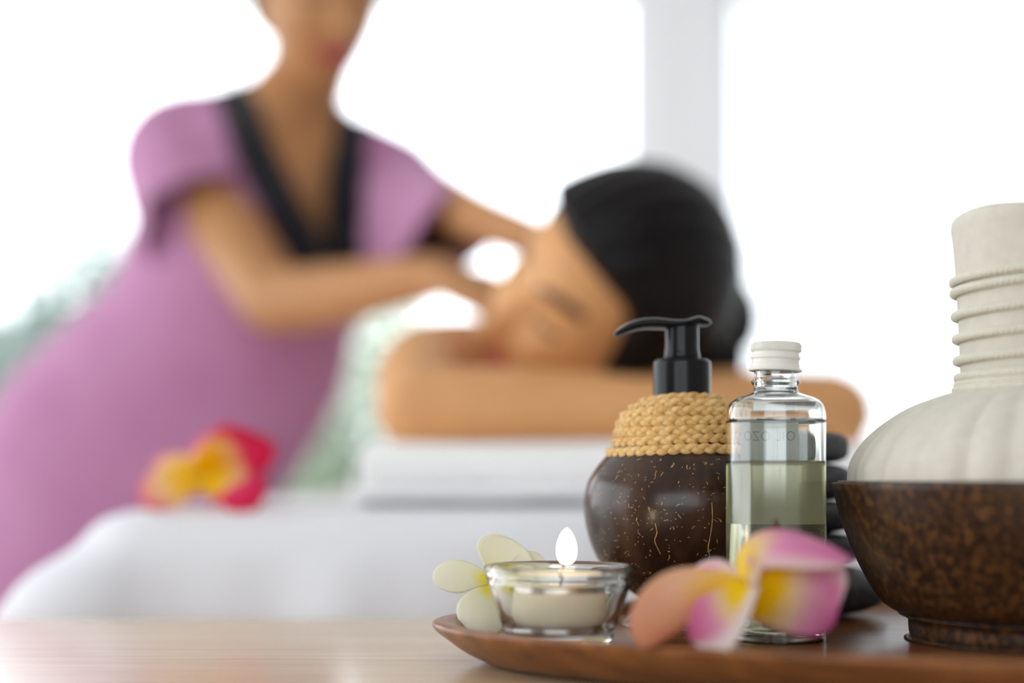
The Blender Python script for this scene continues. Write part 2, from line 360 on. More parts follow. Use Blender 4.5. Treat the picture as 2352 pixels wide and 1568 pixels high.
# outside: terrace, lawn, shrubs
struct(link('terrace_ground', MB().box((-7, Y1 + .16, -.22), (7, 7, -.12)).mesh('terrace'), 'paving', smooth=False))
struct(link('lawn_ground', MB().box((-30, 7, -.24), (30, 45, -.14)).mesh('lawn'), 'lawn', smooth=False))
def shrub(x, y, hgt, wid, mk, label, n_=1500):
    root = empty('garden_shrub', (x, y, -.14)); r = random.Random(int(x * 100 + y * 7)); mb = MB()
    for b_ in range(7):
        a = r.uniform(0, 6.28); tip = (wid * .55 * math.cos(a) * r.random(), wid * .55 * math.sin(a) * r.random(), hgt * r.uniform(.5, .85))
        v, f = tube(spline([(0, 0, 0), (tip[0] * .3, tip[1] * .3, tip[2] * .5), tip], 4), interp([.03, .02, .008], 9), 6); mb.add(v, f)
    link('stems', mb.mesh('stems'), 'bark', root); mb = MB(); V = []; F = []
    for i in range(n_):
        while True:
            q = np.array([r.uniform(-1, 1), r.uniform(-1, 1), r.uniform(-1, 1)])
            if .25 < np.linalg.norm(q) < 1: break
        c = np.array([q[0] * wid, q[1] * wid, hgt * .55 + q[2] * hgt * .48]) * (1 + .12 * math.sin(5 * q[0]))
        d = nrm([r.gauss(0, 1), r.gauss(0, 1), r.gauss(0, .6)]); s_ = nrm(np.cross(d, [r.gauss(0, 1), r.gauss(0, 1), r.gauss(0, 1)])); L = r.uniform(.08, .14)
        k = len(V); V += [c, c + d * L * .5 + s_ * L * .25, c + d * L, c + d * L * .5 - s_ * L * .25]; F.append((k, k + 1, k + 2, k + 3))
    o = link('foliage', mesh('foliage', V, F), mk, root, False); o['kind'] = 'stuff'
    return tag(root, label, 'shrub', 'shrubs beyond the window')
shrub(-3.0, 9.5, 2.35, 1.1, 'leaf1', 'pale green garden shrub outside, seen behind the lilac tunic back', 8000)
shrub(-1.0, 9.0, 2.0, .75, 'leaf0', 'green garden shrub outside, seen under the therapist forearm', 3500)
shrub(-2.2, 12.5, 1.7, 1.1, 'leaf1', 'garden shrub farther off on the lawn, mostly behind the lilac tunic')

# ------------------------------------------------------------------ side table
TZ, TY = .7246, .77
tb = empty('side_table', (.05, .42, 0))
bevel_obj(link('tabletop', MB().box((-.95, -.36, TZ - .03), (.95, TY - .42, TZ)).mesh('tabletop'), 'oak', tb, False), .003)
for sx in (-1, 1):
    for sy in (-1, 1):
        x, y = .89 * sx, -.005 + .30 * sy
        bevel_obj(link('leg', MB().box((x - .025, y - .025, 0), (x + .025, y + .025, TZ - .03)).mesh('leg'), 'oak', tb, False), .003)
bevel_obj(link('apron', MB().box((-.86, .28, TZ - .10), (.86, .30, TZ - .03)).mesh('apron'), 'oak', tb, False), .002)
tag(tb, 'pale oak side table carrying the wooden tray', 'table')

# ------------------------------------------------------------------ tray (oval, carved)
FZ, RZ = .7345, .742
TCX, TCY, TA, TBb = .367, .585, .400, .155
def tray():
    seg = 160; prof = [(.0, TZ + .0005, 1), (.78, TZ + .0005, 1), (.83, TZ + .002, 1), (.90, TZ + .0065, 1), (.955, TZ + .0115, 1), (.99, RZ - .0022, 1), (1., RZ - .0005, 1), (.995, RZ, 1)]
    v = []; k = None
    rows = [(0., TZ + .0004, 0), (.80, TZ + .0004, 0), (.84, TZ + .0012, 0)]
    out = smooth_prof([(.84, TZ + .0012), (.90, TZ + .0052), (.955, TZ + .0105), (.988, RZ - .0035), (.999, RZ - .0012), (.992, RZ)], 4)
    rows += [(a, z, 0) for a, z in out[1:]]
    inn = smooth_prof([(0, RZ), (.003, RZ - .0008), (.006, RZ - .0035), (.009, FZ + .0012), (.013, FZ + .0002), (.02, FZ)], 3)   # inward offset in metres from the lip
    lip = .0062
    pts = []
    for i in range(seg):
        t = 2 * math.pi * i / seg; e = 2.0
        c, s = math.cos(t), math.sin(t); c = math.copysign(abs(c) ** (2 / e), c); s = math.copysign(abs(s) ** (2 / e), s)
        col_ = []
        for a, z, _ in rows:
            inset = (1 - a) * .135
            col_.append(((TA - inset) * c if a > 0 else 0, (TBb - inset) * s if a > 0 else 0, z))
        for o_, z in inn:
            col_.append(((TA - lip - o_) * c, (TBb - lip - o_) * s, z))
        col_.append((0, 0, FZ)); pts.append(col_)
    k = len(pts[0]); v = [q for c_ in pts for q in c_]
    f = [(i * k + j, i * k + j + 1, ((i + 1) % seg) * k + j + 1, ((i + 1) % seg) * k + j) for i in range(seg) for j in range(k - 1)]
    v = [(x, y, z - TZ) for x, y, z in v]
    me = clean(mesh('wooden_tray', v, f), 1e-6)
    o = link('wooden_tray', me, 'traywood'); o.location = (TCX, TCY, TZ); return o
tag(tray(), 'oval reddish-brown wooden tray with a low curved rim on the oak table', 'tray')

# ------------------------------------------------------------------ coconut pump dispenser
DX, DD = (1566 - 1176) / FPX * .640, .640
kmm = .640 / FPX                                   # metres per photo pixel at the dispenser
def dz(y): return EYE + (1100 - y) * kmm - FZ     # height above the tray floor
disp = empty('soap_dispenser', (DX, DD, FZ))
body = smooth_prof([(.0, dz(1388)), (60 * kmm, dz(1387)), (105 * kmm, dz(1366)), (172 * kmm, dz(1312)), (208 * kmm, dz(1248)), (224 * kmm, dz(1168)), (216 * kmm, dz(1112)), (192 * kmm, dz(1070)), (160 * kmm, dz(1030)), (140 * kmm, dz(980)), (120 * kmm, dz(940)), (70 * kmm, dz(925)), (0, dz(923))], 6)
shell = rev('shell_body', body, 'shell', disp, 96, lambda t, r, z: (r * (1 + .008 * math.sin(2 * t + 1) + .005 * math.sin(3 * t)), z))
# fibres in the polished shell: slivers let into the surface
bprof = body[np.argsort(body[:, 1])]
def body_r(z): return float(np.interp(z, bprof[:, 1], bprof[:, 0]))
V = []; F = []
for i in range(1250):
    z = dz(random.uniform(1055, 1375)); t = random.uniform(0, 2 * math.pi)
    L = random.choice([.5, .7, .9, 1.1, 1.4, 1.9, 2.6]) * .001 * random.uniform(.7, 1.2); wd = random.uniform(.09, .20) * .001
    a = random.uniform(0, math.pi) ; bend = random.uniform(-.5, .5); ring = []
    N_ = 6; top = []; bot = []
    for j in range(N_):
        s_ = j / (N_ - 1) - .5; ang = a + bend * s_ * 2; 
        du = L * s_ * math.cos(a) - bend * L * (s_ * s_) * math.sin(a); dv = L * s_ * math.sin(a) + bend * L * (s_ * s_) * math.cos(a)
        ww = wd * math.sqrt(max(.02, 1 - (2 * s_) ** 2))
        for sg, lst in ((1, top), (-1, bot)):
            uu = du - sg * ww * math.sin(ang); vv = dv + sg * ww * math.cos(ang)
            zz = z + vv; rr = body_r(zz); tt = t + uu / rr
            rr *= (1 + .008 * math.sin(2 * tt + 1) + .005 * math.sin(3 * tt)); rr += .00006
            lst.append((rr * math.cos(tt), rr * math.sin(tt), zz))
    k = len(V); V += top + bot
    F += [(k + j, k + N_ + j, k + N_ + j + 1, k + j + 1) for j in range(N_ - 1)]
for (t0, ys) in ((-1.40, [(1150, 0), (1190, .3), (1230, -.3), (1250, -.6), (1265, .4), (1285, .2), (1297, 1.9), (1306, 2.6), (1318, 1.5), (1332, 2.2), (1350, 1.6), (1372, 2.0)]), (-1.95, [(1195, 0), (1215, .5), (1232, -.6), (1248, .2), (1262, 1.2)])):   # the long pale cracks
    P_ = smooth_prof([(y, o) for y, o in ys], 5); ln = []
    for i, (y, o) in enumerate(P_):
        zz = dz(y); rr = body_r(zz); tt = t0 + o * .0011 / rr
        q = rr * (1 + .008 * math.sin(2 * tt + 1) + .005 * math.sin(3 * tt)) + .00006; w_ = .00022 * (.5 + .5 * random.random())
        ln.append([(q * math.cos(tt - w_ / rr), q * math.sin(tt - w_ / rr), zz), (q * math.cos(tt + w_ / rr), q * math.sin(tt + w_ / rr), zz)])
    k = len(V); V += [p for pr in ln for p in pr]; F += [(k + 2 * i, k + 2 * i + 1, k + 2 * i + 3, k + 2 * i + 2) for i in range(len(ln) - 1)]
fl = link('shell_fibres', mesh('fibres', V, F), 'fleck', shell); fl['kind'] = 'stuff'; fl['label'] = 'pale fibre flecks'
# foot: flared offcut of shell
fb = dz(1380); foot = smooth_prof([(.0, .0035), (.008, .0035), (.0215, .0012), (.0268, .0), (.0275, .0006), (.0262, .0020), (.021, fb * .5), (.016, fb * .85), (.0135, fb + .001)], 4)
rev('shell_foot', foot, 'foot', disp, 64)
# braided rope coils
rows = [(922.5, 96), (936, 122), (954, 142), (974, 152), (995, 157), (1016.5, 161), (1039, 175)]
for ri, (y, rp) in enumerate(rows):
    R = rp * kmm - .0016; zc = dz(y); N = max(5, round(2 * math.pi * R / .0160)); steps = N * 16
    coil = empty('rope_coil'); coil.parent = disp
    ph0 = random.random() * 6
    for k in range(3):
        s = np.linspace(0, 2 * math.pi, steps, endpoint=False); th = s * N + 2 * math.pi * k / 3 + .35 * np.sin(3 * s + ph0)
        lat = .00122 * np.sin(th); dep = .00088 * np.sin(2 * th)
        jit = 1 + .10 * np.sin(5.3 * np.round(s * 3) + k)
        rr = R + dep; tilt = .0009 * np.sin(s + 2.4) + .0003 * np.sin(3 * s + ri)
        p = np.stack([rr * np.cos(s), rr * np.sin(s), zc + lat + tilt], 1)
        outw = np.stack([np.cos(s), np.sin(s), 0 * s], 1)
        v, f = tube(p, np.stack([.00130 + .00026 * np.sin(2 * th + .4), .00098 + 0 * s], 1) * jit[:, None], 8, outw, closed=True)
        link('strand', mesh('strand', v, f), 'rope', coil)
# pump
K = kmm
rev('pump_collar', smooth_prof([(0, dz(930)), (66 * K, dz(930)), (66 * K, dz(918)), (66 * K, dz(860)), (65.5 * K, dz(836)), (64 * K, dz(830)), (60 * K, dz(829)), (58 * K, dz(826)), (40 * K, dz(824)), (0, dz(824))], 3), 'plastic', disp, 64)
rev('pump_stem', smooth_prof([(0, dz(828)), (39 * K, dz(828)), (38.5 * K, dz(800)), (38 * K, dz(750)), (36 * K, dz(742)), (0, dz(742))], 3), 'plastic', disp, 48)
# nozzle: flattened arm drooping to a slanted spout, rounded thumb end
path = spline([np.array([(px - 1566) * K, 0, dz(py)]) for px, py in [(1612, 739), (1600, 738), (1575, 744), (1545, 746), (1510, 743), (1475, 744), (1446, 752), (1425, 762)]], 6)
hw = interp([9, 12, 14, 14, 12, 10.5, 9, 7.5], len(path)) * .00068 ; hh = interp([11, 12, 10, 12, 13.5, 13, 11.5, 9], len(path)) * K
v, f = tube(path, np.stack([hw, hh], 1), 20)
link('pump_nozzle', mesh('nozzle', v, f), 'plastic', disp)
tag(disp, 'round dark coconut-shell pump dispenser with braided rope collar and black plastic pump', 'dispenser')

# ------------------------------------------------------------------ oil bottle
BX, BD = (1781.5 - 1176) / FPX * .580, .580
kb = .580 / FPX
def bz(y): return EYE + (1100 - y) * kb - FZ
bot = empty('oil_bottle', (BX, BD, FZ)); R = 113 * kb
top = bz(800); wth = .0016
outer = [(0, .0022), (R * .62, .0018), (R * .80, .0), (R * .90, .0004), (R * .985, .0030), (R, .0065), (R, bz(1010)), (R, bz(965)), (R * .985, bz(945)), (R * .93, bz(928)), (R * .80, bz(916)), (R * .60, bz(908)), (R * .47, bz(902)), (R * .44, bz(893)), (R * .445, bz(888)), (R * .485, bz(880)), (R * .485, bz(876)), (R * .44, bz(870)), (R * .43, bz(862)), (R * .43, bz(815)), (R * .40, bz(811))]
inner = [(R * .32, bz(811)), (R * .33, bz(862)), (R * .345, bz(893)), (R * .42, bz(904)), (R * .66, bz(914)), (R * .85, bz(926)), (R * .90, bz(942)), (R - wth, bz(965)), (R - wth, bz(1010)), (R - wth, .0095), (R * .84, .0062), (R * .60, .0058), (0, .0066)]
po = smooth_prof(outer, 4); pi_ = smooth_prof(inner, 4)
po[:, 0] = np.maximum(po[:, 0], 0); pi_[:, 0] = np.maximum(pi_[:, 0], 0)
rev('bottle_glass', np.vstack([po, pi_]), 'glass', bot, 96, close=False)
Lz = bz(1061)
liq = [(0, .0064), (R * .60, .0056), (R * .84, .0060), (R - wth + .00012, .0094)] 
liq = np.vstack([smooth_prof(liq, 4), [(R - wth + .00012, .02), (R - wth + .00012, Lz - .001), (R - wth + .00012, Lz + .0004), (R - wth - .0006, Lz + .0001), (R - wth - .002, Lz), (0, Lz)]])
liq[:, 0] = np.maximum(liq[:, 0], 0)
o = rev('oil', liq, 'oil', bot, 96, close=False); o['label'] = 'pale yellow oil'
# label on the far side of the bottle
th0 = .70; z0, z1 = bz(1205), bz(960); v = []
for i in range(41):
    t = math.pi / 2 + (i / 40 - .5) * 2 * th0
    for z in np.linspace(z0, z1, 6): v.append(((R + .0001) * math.cos(t), (R + .0001) * math.sin(t), z))
lab = link('label', mesh('label', v, grid_faces(41, 6)), 'label', bot)
lab['label'] = 'grey-green paper label, print showing through in reverse'
def bent_text(txt, size, zmid, rad, tcen, parent, m_):
    cu = bpy.data.curves.new('lettering', 'FONT'); cu.body = txt; cu.size = size; cu.align_x = 'CENTER'; cu.resolution_u = 3; cu.space_character = 1.05
    to = bpy.data.objects.new('lettering', cu); COL.objects.link(to)
    me = bpy.data.meshes.new_from_object(to.evaluated_get(bpy.context.evaluated_depsgraph_get())); bpy.data.objects.remove(to)
    bm = bmesh.new(); bm.from_mesh(me); bmesh.ops.subdivide_edges(bm, edges=[e for e in bm.edges if e.calc_length() > size * .12], cuts=2); bm.to_mesh(me); bm.free()
    for q in me.vertices:                              # read from outside (the far side): x grows to the reader's right
        t = tcen + q.co.x / rad; q.co = (rad * math.cos(t), rad * math.sin(t), zmid + q.co.y)
    me.materials.clear(); return link('lettering', me, m_, parent, False)
bent_text('OIL OZO', .0058, bz(1009), R + .00003, math.pi / 2 - .02, lab, 'print')
# cap: knurled crown, two rolled beads, flared skirt
cz = lambda y: bz(y)
cp = [(0, cz(786)), (50 * kb, cz(786)), (54.5 * kb, cz(788.5)), (56 * kb, cz(793)), (56 * kb, cz(806)), (53.5 * kb, cz(809)), (51 * kb, cz(812)), (52 * kb, cz(815)), (56 * kb, cz(819)), (56 * kb, cz(824)), (52 * kb, cz(828)), (51.5 * kb, cz(831)), (54.5 * kb, cz(836)), (55.5 * kb, cz(842)), (57 * kb, cz(846)), (61 * kb, cz(849)), (60 * kb, cz(852.5)), (56 * kb, cz(852)), (53 * kb, cz(846)), (49 * kb, cz(800)), (0, cz(798))]
def knurl(t, r, z):
    if cz(807) < z < cz(789.5) and r > 50 * kb: r += .00030 * (1 if math.sin(60 * t) > 0 else -1)
    return r, z
cap = rev('screw_cap', smooth_prof(cp, 4), 'cap', bot, 288, knurl, close=False)
cap.rotation_euler = (0, math.radians(2.2), 0); cap.location = (-math.sin(math.radians(2.2)) * cz(820), 0, 0)
cap['label'] = 'cream metal screw cap with knurled rim'
tag(bot, 'clear round glass bottle half full of pale oil with cream screw cap', 'bottle')

# ------------------------------------------------------------------ stacked stones
SX, SD = (1852 - 1176) / FPX * .682, .682; ks = .682 / FPX
def stone(yt, yb, hwp, cx, dep, label, seed, pw=3.3):
    zb, zt = EYE + (1100 - yb) * ks, EYE + (1100 - yt) * ks; hx = hwp * ks; hz = (zt - zb) / 2
    nu, nv = 48, 25; v = []
    for i in range(nu):
        t = 2 * math.pi * i / nu
        for j in range(nv):
            ph = -math.pi / 2 + math.pi * j / (nv - 1)
            e = lambda x, p: math.copysign(abs(x) ** (2 / p), x)
            c, s = e(math.cos(ph), pw), e(math.sin(ph), pw)
            q = np.array([hx * c * math.cos(t), dep * c * math.sin(t), hz * s])
            nz = noise.noise(Vector((q[0] * 40 + seed, q[1] * 40, q[2] * 40)))
            q[:2] *= 1 + .05 * nz; v.append(q)
    me = clean(mesh('stone', v, grid_faces(nu, nv, True)), 1e-5)
    o = link('massage_stone', me, 'stone'); o.location = (SX + (cx - 1852) * ks, SD, (zb + zt) / 2)
    return tag(o, label, 'stone', 'stacked dark massage stones')
FY = 1100 + (EYE - FZ) / ks
stone(1292, FY - .1, 178, 1856, .034, 'widest dark stone at the bottom of the stack, resting on the tray', 1, 2.2)
stone(1221, 1293.5, 136, 1838, .026, 'dark massage stone second from the bottom of the stack', 2)
stone(1146, 1222.5, 124, 1840, .025, 'dark massage stone in the middle of the stack', 3)
stone(1063, 1147.5, 112, 1846, .022, 'dark massage stone second from the top of the stack', 4, 3.0)
stone(990, 1064.5, 98, 1850, .019, 'smallest dark stone on top of the stack behind the bottle', 5, 3.3)

# ------------------------------------------------------------------ bowl and herbal compress
WX, WD = (2380 - 1176) / FPX * .575, .575; kw = .575 / FPX
def wz(y): return EYE + (1100 - y) * kw - FZ
bw = empty('wooden_bowl', (WX, WD, FZ))
prof = smooth_prof([(0, wz(1416)), (250 * kw, wz(1416)), (292 * kw, wz(1412)), (326 * kw, wz(1399)), (358 * kw, wz(1368)), (400 * kw, wz(1292)), (436 * kw, wz(1200)), (459 * kw, wz(1112))], 6)
inn = smooth_prof([(458 * kw, wz(1108)), (447 * kw, wz(1108)), (442 * kw, wz(1112)), (420 * kw, wz(1200)), (384 * kw, wz(1285)), (340 * kw, wz(1355)), (280 * kw, wz(1392)), (0, wz(1398))], 6)
rev('bowl_body', np.vstack([prof, inn]), 'bowl', bw, 96, close=False)
rev('bowl_foot', smooth_prof([(0, wz(1410)), (286 * kw, wz(1410)), (284 * kw, wz(1425)), (282 * kw, wz(1455)), (277 * kw, wz(1466)), (272 * kw, .0003), (0, .0002)], 3), 'bowl', bw, 96)
tag(bw, 'dark brown footed wooden bowl holding the cream herbal compress', 'bowl')
CX, CD = (2372 - 1176) / FPX * .572, .572; kc = .572 / FPX
def hz(y): return EYE + (1100 - y) * kc
cb = empty('herbal_compress', (CX, CD, hz(1330)))
h0 = hz(1330)
dome = smooth_prof([(0, hz(1330) - h0), (220 * kc, hz(1318) - h0), (345 * kc, hz(1255) - h0), (402 * kc, hz(1180) - h0), (418 * kc, hz(1110) - h0), (408 * kc, hz(1052) - h0), (365 * kc, hz(995) - h0), (292 * kc, hz(942) - h0), (220 * kc, hz(912) - h0), (168 * kc, hz(896) - h0), (150 * kc, hz(885) - h0), (100 * kc, hz(880) - h0), (0, hz(878) - h0)], 8)
def pleat(t, r, z):
    y = 1100 - (z + h0 - EYE) / kc
    a = max(0, min(1, (1330 - y) / 250)) * (1 if r > 140 * kc else 0)
    k1 = abs(math.sin(11 * t + .6 * math.sin(3 * t))) ** .5; k2 = abs(math.sin(17.5 * t + 1.3 + .8 * math.sin(2 * t + 1))) ** .6
    return r * (1 - a * (.034 * (1 - k1) + .020 * (1 - k2))), z
rev('cloth_ball', dome, 'muslin', cb, 360, pleat)
stem = smooth_prof([(0, hz(905) - h0), (158 * kc, hz(903) - h0), (159 * kc, hz(860) - h0), (162 * kc, hz(780) - h0), (166 * kc, hz(700) - h0), (170 * kc, hz(620) - h0), (176 * kc, hz(545) - h0), (179 * kc, hz(520) - h0), (174 * kc, hz(502) - h0), (155 * kc, hz(491) - h0), (120 * kc, hz(489) - h0), (60 * kc, hz(493) - h0), (0, hz(497) - h0)], 6)
def stemf(t, r, z):
    y = 1100 - (z + h0 - EYE) / kc; q = max(0, (600 - y) / 110)
    return r * (1 + .012 * math.sin(3 * t + 1) + .01 * math.sin(7 * t) * q), z + q * .0012 * math.sin(2 * t + .7) * (r / .03)
rev('cloth_handle', stem, 'muslin', cb, 120, stemf)
for y, rr, tl in ((632, 170, .0020), (657, 169, .0020), (712, 166, .0018), (766, 164, .0016), (818, 162, .0014), (860, 160, .0010), (878, 160, .0008), (893, 164, .0004)):   # wound cord, two-ply
    turn = empty('cord_turn'); turn.parent = cb
    for k in range(2):
        s = np.linspace(0, 2 * math.pi, 480, endpoint=False); Rr = rr * kc + .0006; N = 44
        a = N * s + math.pi * k
        r_ = Rr + .0008 * np.cos(a); p = np.stack([r_ * np.cos(s), r_ * np.sin(s), hz(y) - h0 + .0008 * np.sin(a) + tl * np.cos(s + .2)], 1)
        v, f = tube(p, np.full(480, .00125), 6, np.stack([np.cos(s), np.sin(s), 0 * s], 1), closed=True)
        link('ply', mesh('ply', v, f), 'cord', turn)
tag(cb, 'cream muslin herbal compress ball with cord-bound handle standing in the bowl', 'compress')

# ------------------------------------------------------------------ candle holder and tealight
HX, HD = (1285 - 1176) / FPX * .556, .556; kh = .556 / FPX
hr = .032; rt, rb = .0287, .0200
g = [(0, .0012), (rb * .8, .0008), (rb * .92, .0), (rb, .0012), (rb * 1.03, .003)] + [(rb * 1.03 + (rt - rb * 1.03) * t, .003 + (hr - .0045 - .003) * t) for t in (.25, .5, .75, .95)] + [(rt + .0005, hr - .003), (rt + .0007, hr - .0014), (rt, hr - .0002), (rt - .0012, hr)]
gi = [(rt - .0026, hr - .0008), (rt - .0031, hr - .0025)] + [(rb * 1.03 + (rt - rb * 1.03) * t - .0026, .003 + (hr - .0045 - .003) * t) for t in (.9, .6, .4)] + [(rb * 1.03 + (rt - rb * 1.03) * .2 - .0030, .0085), (rb * .86, .0064), (0, .0062)]
pp = np.vstack([smooth_prof(g, 3), smooth_prof(gi, 3)]); pp[:, 0] = np.maximum(pp[:, 0], 0)
def oct_(t, r, z):                                   # gently faceted outside, as pressed glass
    return r * (1 + .006 * math.cos(8 * t)), z
ch = rev('candle_holder', pp, 'glass', None, 96, oct_, close=False); ch.location = (HX, HD, FZ + .0001)
tag(ch, 'small tapered clear glass candle holder on the tray', 'candle holder')
tl = empty('tealight', (HX, HD, FZ + .0066)); chh = .0190
cr2 = .0182
rev('metal_cup', [(0, 0), (cr2 - .0006, 0), (cr2, .0006), (cr2, .0010), (cr2, .006), (cr2, chh - .0012), (cr2, chh - .0007), (cr2 + .0003, chh - .0003), (cr2 + .0003, chh), (cr2 - .0003, chh), (cr2 - .0004, .001), (0, .001)], 'alu', tl, 80, lambda t, r, z: (r * (1 + (.004 * math.sin(40 * t) if z > .001 else 0)), z), close=False)
rev('wax', smooth_prof([(0, .0012), (cr2 - .0005, .0012), (cr2 - .0005, chh - .0004), (cr2 * .8, chh - .0006), (.004, chh - .0010), (0, chh - .0010)], 3), 'wax', tl, 64)
v, f = tube([(0, 0, chh - .004), (.0001, 0, chh), (.0006, 0, chh + .0035), (.0024, 0, chh + .0075)], [.0006, .0006, .0005, .0004], 8); link('wick', mesh('wick', v, f), 'wick', tl)
fl = smooth_prof([(0, 0), (.0024, .0012), (.0035, .0040), (.0037, .0072), (.0031, .0108), (.0019, .0139), (.0008, .0156), (0, .0162)], 5)
fo = rev('flame', fl, 'flame', tl, 32, lambda t, r, z: (r, z)); fo.location = (.0028, 0, chh + .0066); fo.scale = (1, 1, .86)
tag(tl, 'lit tealight with bright flame in a silver cup inside the glass holder', 'candle')

# ------------------------------------------------------------------ plumeria flowers
def petal(parent, base, ctrl, tip, W, side, m_, cup=.35, roll=0., thick=.0006, bw_=.30, k=.60):
    base, ctrl, tip, side = map(lambda q: np.asarray(q, float), (base, ctrl, tip, side)); nu, nv = 25, 15; v = []; uv = []
    for i in range(nu):
        u = i / (nu - 1); uu = .5 - .5 * math.cos(math.pi * u) if False else u
        p = (1 - uu) ** 2 * base + 2 * uu * (1 - uu) * ctrl + uu * uu * tip
        T = nrm(2 * (1 - uu) * (ctrl - base) + 2 * uu * (tip - ctrl)); S = nrm(side - T * np.dot(side, T)); N = np.cross(T, S)
        wu = W * ((bw_ + (1 - bw_) * ss(0, 1, uu / k)) if uu < k else math.sqrt(max(.0015, 1 - ((uu - k) / (1 - k)) ** 2)))
        for j in range(nv):
            t = 2 * j / (nv - 1) - 1
            q = p + S * t * wu * (1 - .12 * roll * max(0, t)) + N * (cup * t * t * wu + roll * max(0, t) ** 3 * wu)
            v.append(q); uv.append((uu, (t + 1) / 2))
    loc = np.array(parent.location); f = grid_faces(nu, nv); me = mesh('petal', np.array(v) - loc, f)
    ul = me.uv_layers.new(name='UVMap')
    for lp in me.loops: ul.data[lp.index].uv = uv[lp.vertex_index]
    o = link('petal', me, m_, parent); md = o.modifiers.new('t', 'SOLIDIFY'); md.thickness = thick; md.offset = 0
    return o
def throat(parent, c, axis, L, m_):
    c, axis = np.asarray(c, float), nrm(axis)
    v, f = tube([c - axis * L, c - axis * L * .5, c], [.0012, .0016, .0030], 14); link('flower_tube', mesh('tube', v - np.array(parent.location), f), m_, parent)

d = .49
fp = empty('plumeria_flower', tuple(P(1700, 1350, d)[:2]) + (FZ,))
petal(fp, P(1700, 1355, .496), P(1685, 1165, .503), P(1958, 1288, .482), .0112, (.16, -.88, -.44), 'petal_pink', .30, .10, bw_=.75, k=.74)
petal(fp, P(1716, 1356, .493), P(1800, 1330, .514), P(1928, 1388, .488), .0180, (.34, -.20, .92), 'petal_pink2', -.42, 0., bw_=.6, k=.52)
petal(fp, P(1700, 1352, .494), P(1640, 1330, .503), P(1568, 1342, .514), .0095, (0, .45, .89), 'petal_pink', .3, bw_=.55)
petal(fp, P(1708, 1368, .493), P(1560, 1330, .492), P(1470, 1485, .490), .0110, (-.45, -.35, .8), 'petal_peach', .3, .15, bw_=.5)
petal(fp, P(1716, 1345, .488), P(1680, 1420, .484), P(1588, 1472, .489), .0098, (.90, -.2, .4), 'petal_pink3', .35, .15, bw_=.55)
throat(fp, P(1712, 1362, .492), (.55, -.7, .35), .018, 'petal_white')
tag(fp, 'pink and yellow plumeria flower lying at the front of the tray before the bottle', 'flower')

d = .604
fw = empty('plumeria_flower', tuple(P(1132, 1332, d)[:2]) + (FZ,))
cw = P(1136, 1334, d)
petal(fw, cw, P(1070, 1310, d - .004), P(994, 1330, d - .006), .0073, (.05, .35, .93), 'petal_white', .25)
petal(fw, cw, P(1150, 1290, d + .006), P(1176, 1238, d + .008), .0128, (.95, .1, -.28), 'petal_white', -.3)
petal(fw, cw, P(1112, 1390, d - .004), P(1098, 1456, d - .010), .0112, (.92, .2, -.2), 'petal_white', -.25)
petal(fw, cw, P(1200, 1400, d + .004), P(1222, 1440, d + .004), .0105, (.7, .2, -.6), 'petal_white', -.25)
petal(fw, cw, P(1210, 1320, d + .008), P(1262, 1310, d + .010), .0100, (.2, .4, .9), 'petal_white', .25)
throat(fw, cw + np.array([0, .001, 0]), (0, -1, .1), .014, 'petal_white')
tag(fw, 'white plumeria flower with yellow centre standing behind the glass candle holder', 'flower')

BEDZ = .781
d = .955
fr_ = empty('plumeria_flower', tuple(P(455, 1090, d)[:2]) + (BEDZ,))
c_ = P(455, 1098, d)
petal(fr_, c_, P(520, 1010, d + .02), P(632, 1020, d), .0225, (-.55, -.45, .7), 'petal_red', .35, bw_=.5)
petal(fr_, c_, P(575, 1085, d - .005), P(525, 1172, d - .012), .0200, (.75, .1, .6), 'petal_red', -.4, bw_=.5)
petal(fr_, c_, P(455, 1030, d + .02), P(525, 972, d + .03), .0190, (.8, .1, .5), 'petal_red', .3, bw_=.5)
petal(fr_, c_, P(400, 1060, d + .012), P(352, 1058, d + .022), .0115, (.1, .6, .8), 'petal_peach2', .3, bw_=.6)
petal(fr_, c_, P(395, 1095, d - .01), P(325, 1160, d - .012), .0150, (-.3, .1, .9), 'petal_peach2', .35, bw_=.6)
throat(fr_, c_, (.1, -.8, .3), .02, 'petal_white')
tag(fr_, 'crimson and yellow plumeria flower lying on the white sheet near the bed corner', 'flower')

# ------------------------------------------------------------------ massage bed
BX0, BX1, BY0, BY1 = -.288, .47, .915, 2.78
bed = empty('massage_bed', ((BX0 + BX1) / 2, (BY0 + BY1) / 2, 0)); L_ = bed.location
bevel_obj(link('mattress', MB().box((BX0 + .012 - L_.x, BY0 + .012 - L_.y, .66), (BX1 - .012 - L_.x, BY1 - .012 - L_.y, BEDZ - .012)).mesh('mattress'), 'towel', bed, False), .025, 4)
link('bed_frame', MB().box((BX0 + .04 - L_.x, BY0 + .04 - L_.y, .60), (BX1 - .04 - L_.x, BY1 - .04 - L_.y, .659)).mesh('frame'), 'oak', bed, False)
for sx in (BX0 + .09, BX1 - .09):
    for sy in (BY0 + .12, BY1 - .12):
        link('leg', MB().box((sx - .03 - L_.x, sy - .03 - L_.y, 0), (sx + .03 - L_.x, sy + .03 - L_.y, .60)).mesh('leg'), 'oak', bed, False)
tag(bed, 'padded massage bed under the white sheet', 'bed')
